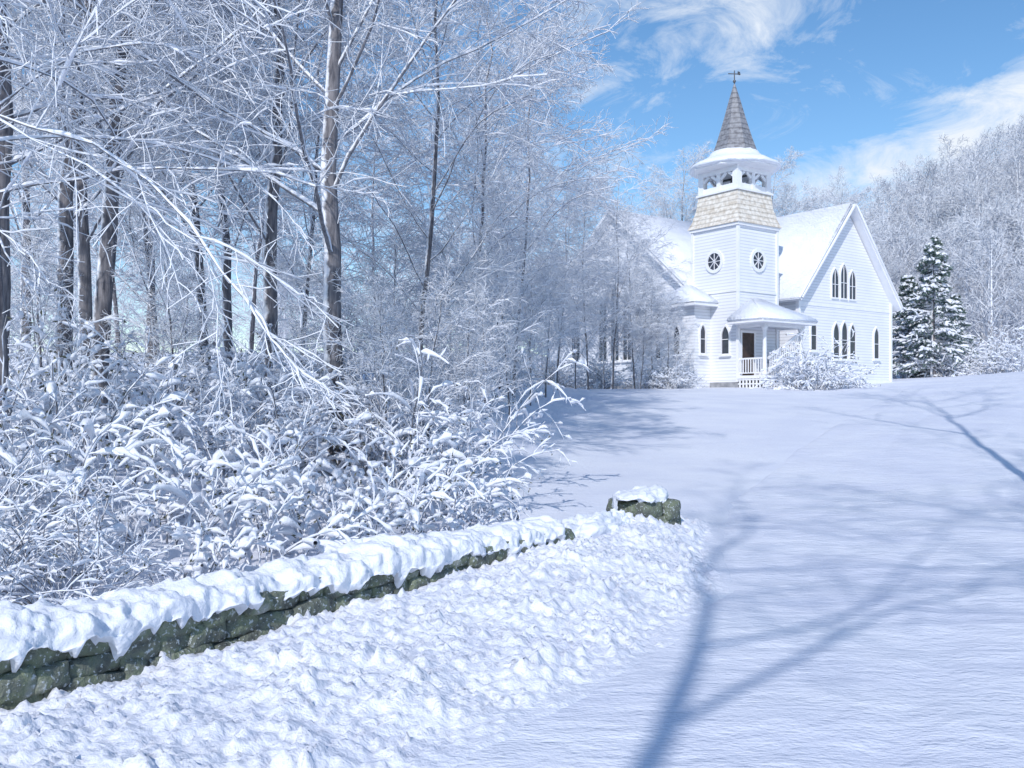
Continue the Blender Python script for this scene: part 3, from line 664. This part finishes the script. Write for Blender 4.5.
for i,(x,y,v,s) in enumerate(bl): place_bush(x,y,v,s,i*1.3,"tall arching snowy shrub sprays at wood edge" if v==5 else "leafy bush weighed down with thick clumps of snow")
for i,(x,y,s) in enumerate([(-4.1,6.6,0.9),(-3.55,7.3,0.85),(-4.7,7.6,1.1),(-5.3,8.7,1.2),(-4.4,5.9,0.7)]):
    place_bush(x,y,3,s,i*2.1,"fine twiggy shrub dusted with snow behind stone wall")
for i in range(18):
    px=rg.uniform(-40,480); d=rg.uniform(14.5,22); x=(px-512)/F*d
    place_bush(x,d,rg.choice([0,1,2,4,6]),rg.uniform(0.8,1.2),rg.uniform(0,6),"snow covered undergrowth bush at foot of bare trees")
for i in range(16):
    px=rg.uniform(500,690); d=42+rg.uniform(-1,1.5); x=(px-512)/F*d
    place_bush(x,d,rg.choice([0,1,4]),rg.uniform(0.7,1.2),rg.uniform(0,6),"snow covered shrub beside the white church")
for i in range(10):
    d=rg.uniform(24,40); px=495+ (d-24)*2+rg.uniform(-40,10); x=(px-512)/F*d
    place_bush(x,d,rg.choice([0,1,4]),rg.uniform(0.7,1.2),rg.uniform(0,6),"snow covered shrub at edge of open field")
place_bush((818-512)/F*40.5,40.5,0,1.5,0.5,"large round snowy shrub in front of church porch"); place_bush((798-512)/F*41,41,4,0.9,2.5,"snowy shrub in front of church steps"); place_bush((838-512)/F*41,41,1,1.2,4.5,"snowy shrub in front of church steps"); place_bush((814-512)/F*40.2,40.2,4,1.3,1.5,"snowy shrub in front of church steps")
for px,d in ((905,62),(925,60),(955,58),(985,62),(1010,60),(890,66),(970,66),(1030,64),(940,64),(998,57),(1022,55)):
    x=(px-512)/F*d; place_bush(x,d,rg.choice([0,1,4]),rg.uniform(1.2,2.0),rg.uniform(0,6),"snow covered shrub at foot of wooded hill")

def make_conifer(seed,H):
    rng=np.random.default_rng(seed)
    z=np.linspace(0,1,10); P=np.zeros((1,10,3)); P[0,:,2]=z*H; R=(0.16*(1-z)+0.015)[None]
    ta=Acc(); ta.add(tubes(P,R,8),0)
    n=150; t=rng.uniform(0.06,0.98,n); ang=rng.random(n)*6.28; L=(1-t)**0.8*H*0.25*rng.uniform(0.6,1.3,n)+0.15
    pos=np.stack([0*t,0*t,t*H],1); d=np.stack([np.cos(ang),np.sin(ang),0.15*np.ones(n)],1)
    B=grow(pos,d,L,6,lambda q:-0.14*q,0.05,rng); RB=np.linspace(0.03,0.008,6)[None]*np.ones((n,1))
    C,RC=children(B,RB,8,0.2,1,0.5,0.9,0.4,4,lambda q:-0.06,0.1,0.6,0.006,rng,flat=0.8,minl=0.1)
    ca=Acc(); ca.add(tubes(B,RB,4),0)
    m=len(C); per=7
    i=np.repeat(np.arange(m),per); f=rng.random(m*per)*3; i0=np.minimum(f.astype(int),2); w=(f-i0)[:,None]
    c=C[i,i0]*(1-w)+C[i,i0+1]*w; T=C[i,i0+1]-C[i,i0]; T/=np.linalg.norm(T,axis=1,keepdims=True)
    u=T+rng.normal(0,0.7,T.shape); u/=np.linalg.norm(u,axis=1,keepdims=True); wv=np.cross(u,rng.normal(0,1,u.shape)); wv/=np.linalg.norm(wv,axis=1,keepdims=True)
    ca.add(quads(c-np.array([0,0,0.05])+u*0.08,u*0.14,wv*0.035),0)
    ca.add(snow_on(C,RC,0.06,0.11,rng,5,1,1.5,0.1),1); ca.add(snow_on(B,RB,0.06,0.11,rng,5,1,1.4),1)
    return ta.mesh("trunk",[M_trunk]), ca.mesh("crown",[M_needle,M_snow])
con=[make_conifer(1,9),make_conifer(2,8)]
for px,d,v,s in ((933,58,0,1.02),(908,61,1,0.9),(955,66,1,0.75)):
    x=(px-512)/F*d
    o=add_obj("conifer_tree",None,loc=(x,d,gz(x,d)-.1),rot=(0,0,v*1.0+px),scale=(s,s,s),label="green conifer with heavy snow on its boughs",category="tree",group="conifers at foot of the hill")
    add_obj("trunk",con[v][0],o); add_obj("crown",con[v][1],o)

def far_tree(seed):
    rng=np.random.default_rng(seed); H=10
    z=np.linspace(0,1,6); P=np.zeros((1,6,3)); P[0,:,2]=z*H; P[0,:,0]=np.cumsum(rng.normal(0,.15,6)); R=(0.13*(1-z)+0.02)[None]
    a=Acc(); a.add(tubes(P,R,5),0)
    P1,R1=children(P,R,16,0.12,0.97,0.5,1.0,0.40,5,lambda t:0.1-0.12*t,0.1,0.4,0.02,rng,fall=0.45)
    P2,R2=children(P1,R1,7,0.15,1,0.5,1.0,0.42,4,lambda t:-0.05*t,0.13,0.6,0.018,rng,minl=0.2)
    P3,R3=children(P2,R2,5,0.1,1,0.5,1.1,0.6,3,lambda t:-0.05,0.15,0.9,0.016,rng,minl=0.25)
    a.add(tubes(P1,R1,4),1); a.add(tubes(P2,R2,3),1); a.add(tubes(P3,R3*1.3,3),1)
    return np.concatenate(a.V),np.concatenate(a.F),np.concatenate(a.M)
ft=[far_tree(500+i) for i in range(4)]
VV=[];FF=[];MM=[];n0=0
cnt=0
while cnt<410:
    if cnt<350:
        d=rg.uniform(68,140); px=rg.uniform(560,1120)
        if px<860 and (d<84 or rg.random()<0.4): continue
        s=rg.uniform(0.7,1.15)
    else:
        d=rg.uniform(60,80); px=rg.uniform(-60,600); s=rg.uniform(0.6,1.0)
    x=(px-512)/F*d; v,f,m=ft[rg.randrange(4)]; a=rg.uniform(0,6.28)
    Rm=np.array([[math.cos(a),math.sin(a),0],[-math.sin(a),math.cos(a),0],[0,0,1]])
    VV.append((v@Rm)*s+np.array([x,d,gz(x,d)-0.1])); FF.append(f+n0); MM.append(m); n0+=len(v); cnt+=1
add_obj("distant_wood",np_mesh("distant_wood",np.concatenate(VV),np.concatenate(FF),[M_limb,M_fartwig],np.concatenate(MM)),kind="stuff",label="hazy wood of snowy bare trees covering the hills",category="trees")

# ------------------------------------------------------------------ light, sky
az=Vector((-0.30,-0.95)).normalized(); el=math.radians(36)
S=Vector((az.x*math.cos(el),az.y*math.cos(el),math.sin(el)))
sl=bpy.data.lights.new("sun",'SUN'); sl.energy=3.15; sl.angle=math.radians(0.7); sl.color=(1.0,0.96,0.92)
so=bpy.data.objects.new("sun",sl); COL.objects.link(so); so.rotation_euler=S.to_track_quat('Z','Y').to_euler()
w=bpy.data.worlds.new("World"); scene.world=w; w.use_nodes=True; nt=w.node_tree; L=nt.links
bg=nt.nodes["Background"]; sky=N(nt,"ShaderNodeTexSky"); sky.sky_type='NISHITA'; sky.sun_disc=False
sky.sun_elevation=el; sky.sun_rotation=math.atan2(S.x,S.y)%(2*math.pi); sky.air_density=1.0; sky.dust_density=0.3; sky.ozone_density=2.2
hs=N(nt,"ShaderNodeHueSaturation"); hs.inputs["Saturation"].default_value=1.2; hs.inputs["Value"].default_value=1.17; hs.inputs["Hue"].default_value=0.499; L.new(sky.outputs[0],hs.inputs["Color"])
tc=N(nt,"ShaderNodeTexCoord"); nrmn=N(nt,"ShaderNodeVectorMath",operation='NORMALIZE'); L.new(tc.outputs["Generated"],nrmn.inputs[0])
mp=N(nt,"ShaderNodeMapping"); mp.inputs["Scale"].default_value=(6,6,12); mp.inputs["Rotation"].default_value=(0,0.5,0); L.new(nrmn.outputs[0],mp.inputs[0])
ns=N(nt,"ShaderNodeTexNoise"); ns.inputs["Scale"].default_value=1.8; ns.inputs["Detail"].default_value=12; ns.inputs["Roughness"].default_value=0.68; ns.inputs["Distortion"].default_value=0.7; L.new(mp.outputs[0],ns.inputs[0])
def bank_mask(px,py,r):
    v=Vector((px-512,910,HOR-py)).normalized()
    ds=N(nt,"ShaderNodeVectorMath",operation='DISTANCE'); L.new(nrmn.outputs[0],ds.inputs[0]); ds.inputs[1].default_value=v
    mr=N(nt,"ShaderNodeMapRange"); mr.interpolation_type='SMOOTHSTEP'; mr.inputs["From Min"].default_value=r; mr.inputs["From Max"].default_value=0; mr.inputs["To Min"].default_value=0; mr.inputs["To Max"].default_value=1
    L.new(ds.outputs["Value"],mr.inputs[0]); return mr.outputs[0]
tot=None
for px,py,r,k in ((755,5,0.10,1),(700,2,0.07,.8),(590,8,0.08,.6),(830,-10,0.07,.7),(1040,105,0.12,1),(960,148,0.10,.95),(895,182,0.08,.9),(1000,190,.14,.75),(830,200,.09,.7),(620,90,.08,.3)):
    o=bank_mask(px,py,r); mm=N(nt,"ShaderNodeMath",operation='MULTIPLY'); L.new(o,mm.inputs[0]); mm.inputs[1].default_value=k
    if tot is None: tot=mm.outputs[0]
    else:
        mxx=N(nt,"ShaderNodeMath",operation='MAXIMUM'); L.new(tot,mxx.inputs[0]); L.new(mm.outputs[0],mxx.inputs[1]); tot=mxx.outputs[0]
ma=N(nt,"ShaderNodeMath",operation='MULTIPLY_ADD'); L.new(tot,ma.inputs[0]); ma.inputs[1].default_value=0.32; L.new(ns.outputs[0],ma.inputs[2])
cr=ramp(nt,[(0.55,(0,0,0,1)),(0.90,(1,1,1,1))]); L.new(ma.outputs[0],cr.inputs[0])
mx=N(nt,"ShaderNodeMix",data_type='RGBA'); L.new(cr.outputs[0],mx.inputs[0]); L.new(hs.outputs[0],mx.inputs[6]); mx.inputs[7].default_value=(6.4,6.9,7.6,1)
L.new(mx.outputs[2],bg.inputs[0]); bg.inputs[1].default_value=0.134
scene.view_settings.view_transform='Standard'; scene.view_settings.look='None'; scene.view_settings.exposure=0
# ------------------------------------------------------------------ camera
cam=bpy.data.cameras.new("camera"); co=bpy.data.objects.new("camera",cam); COL.objects.link(co)
co.location=(0,0,CAMZ); co.rotation_euler=(math.radians(90),0,0); cam.sensor_width=36; cam.lens=36*F/1024; cam.shift_y=(HOR-384)/1024
cam.clip_end=3000; scene.camera=co
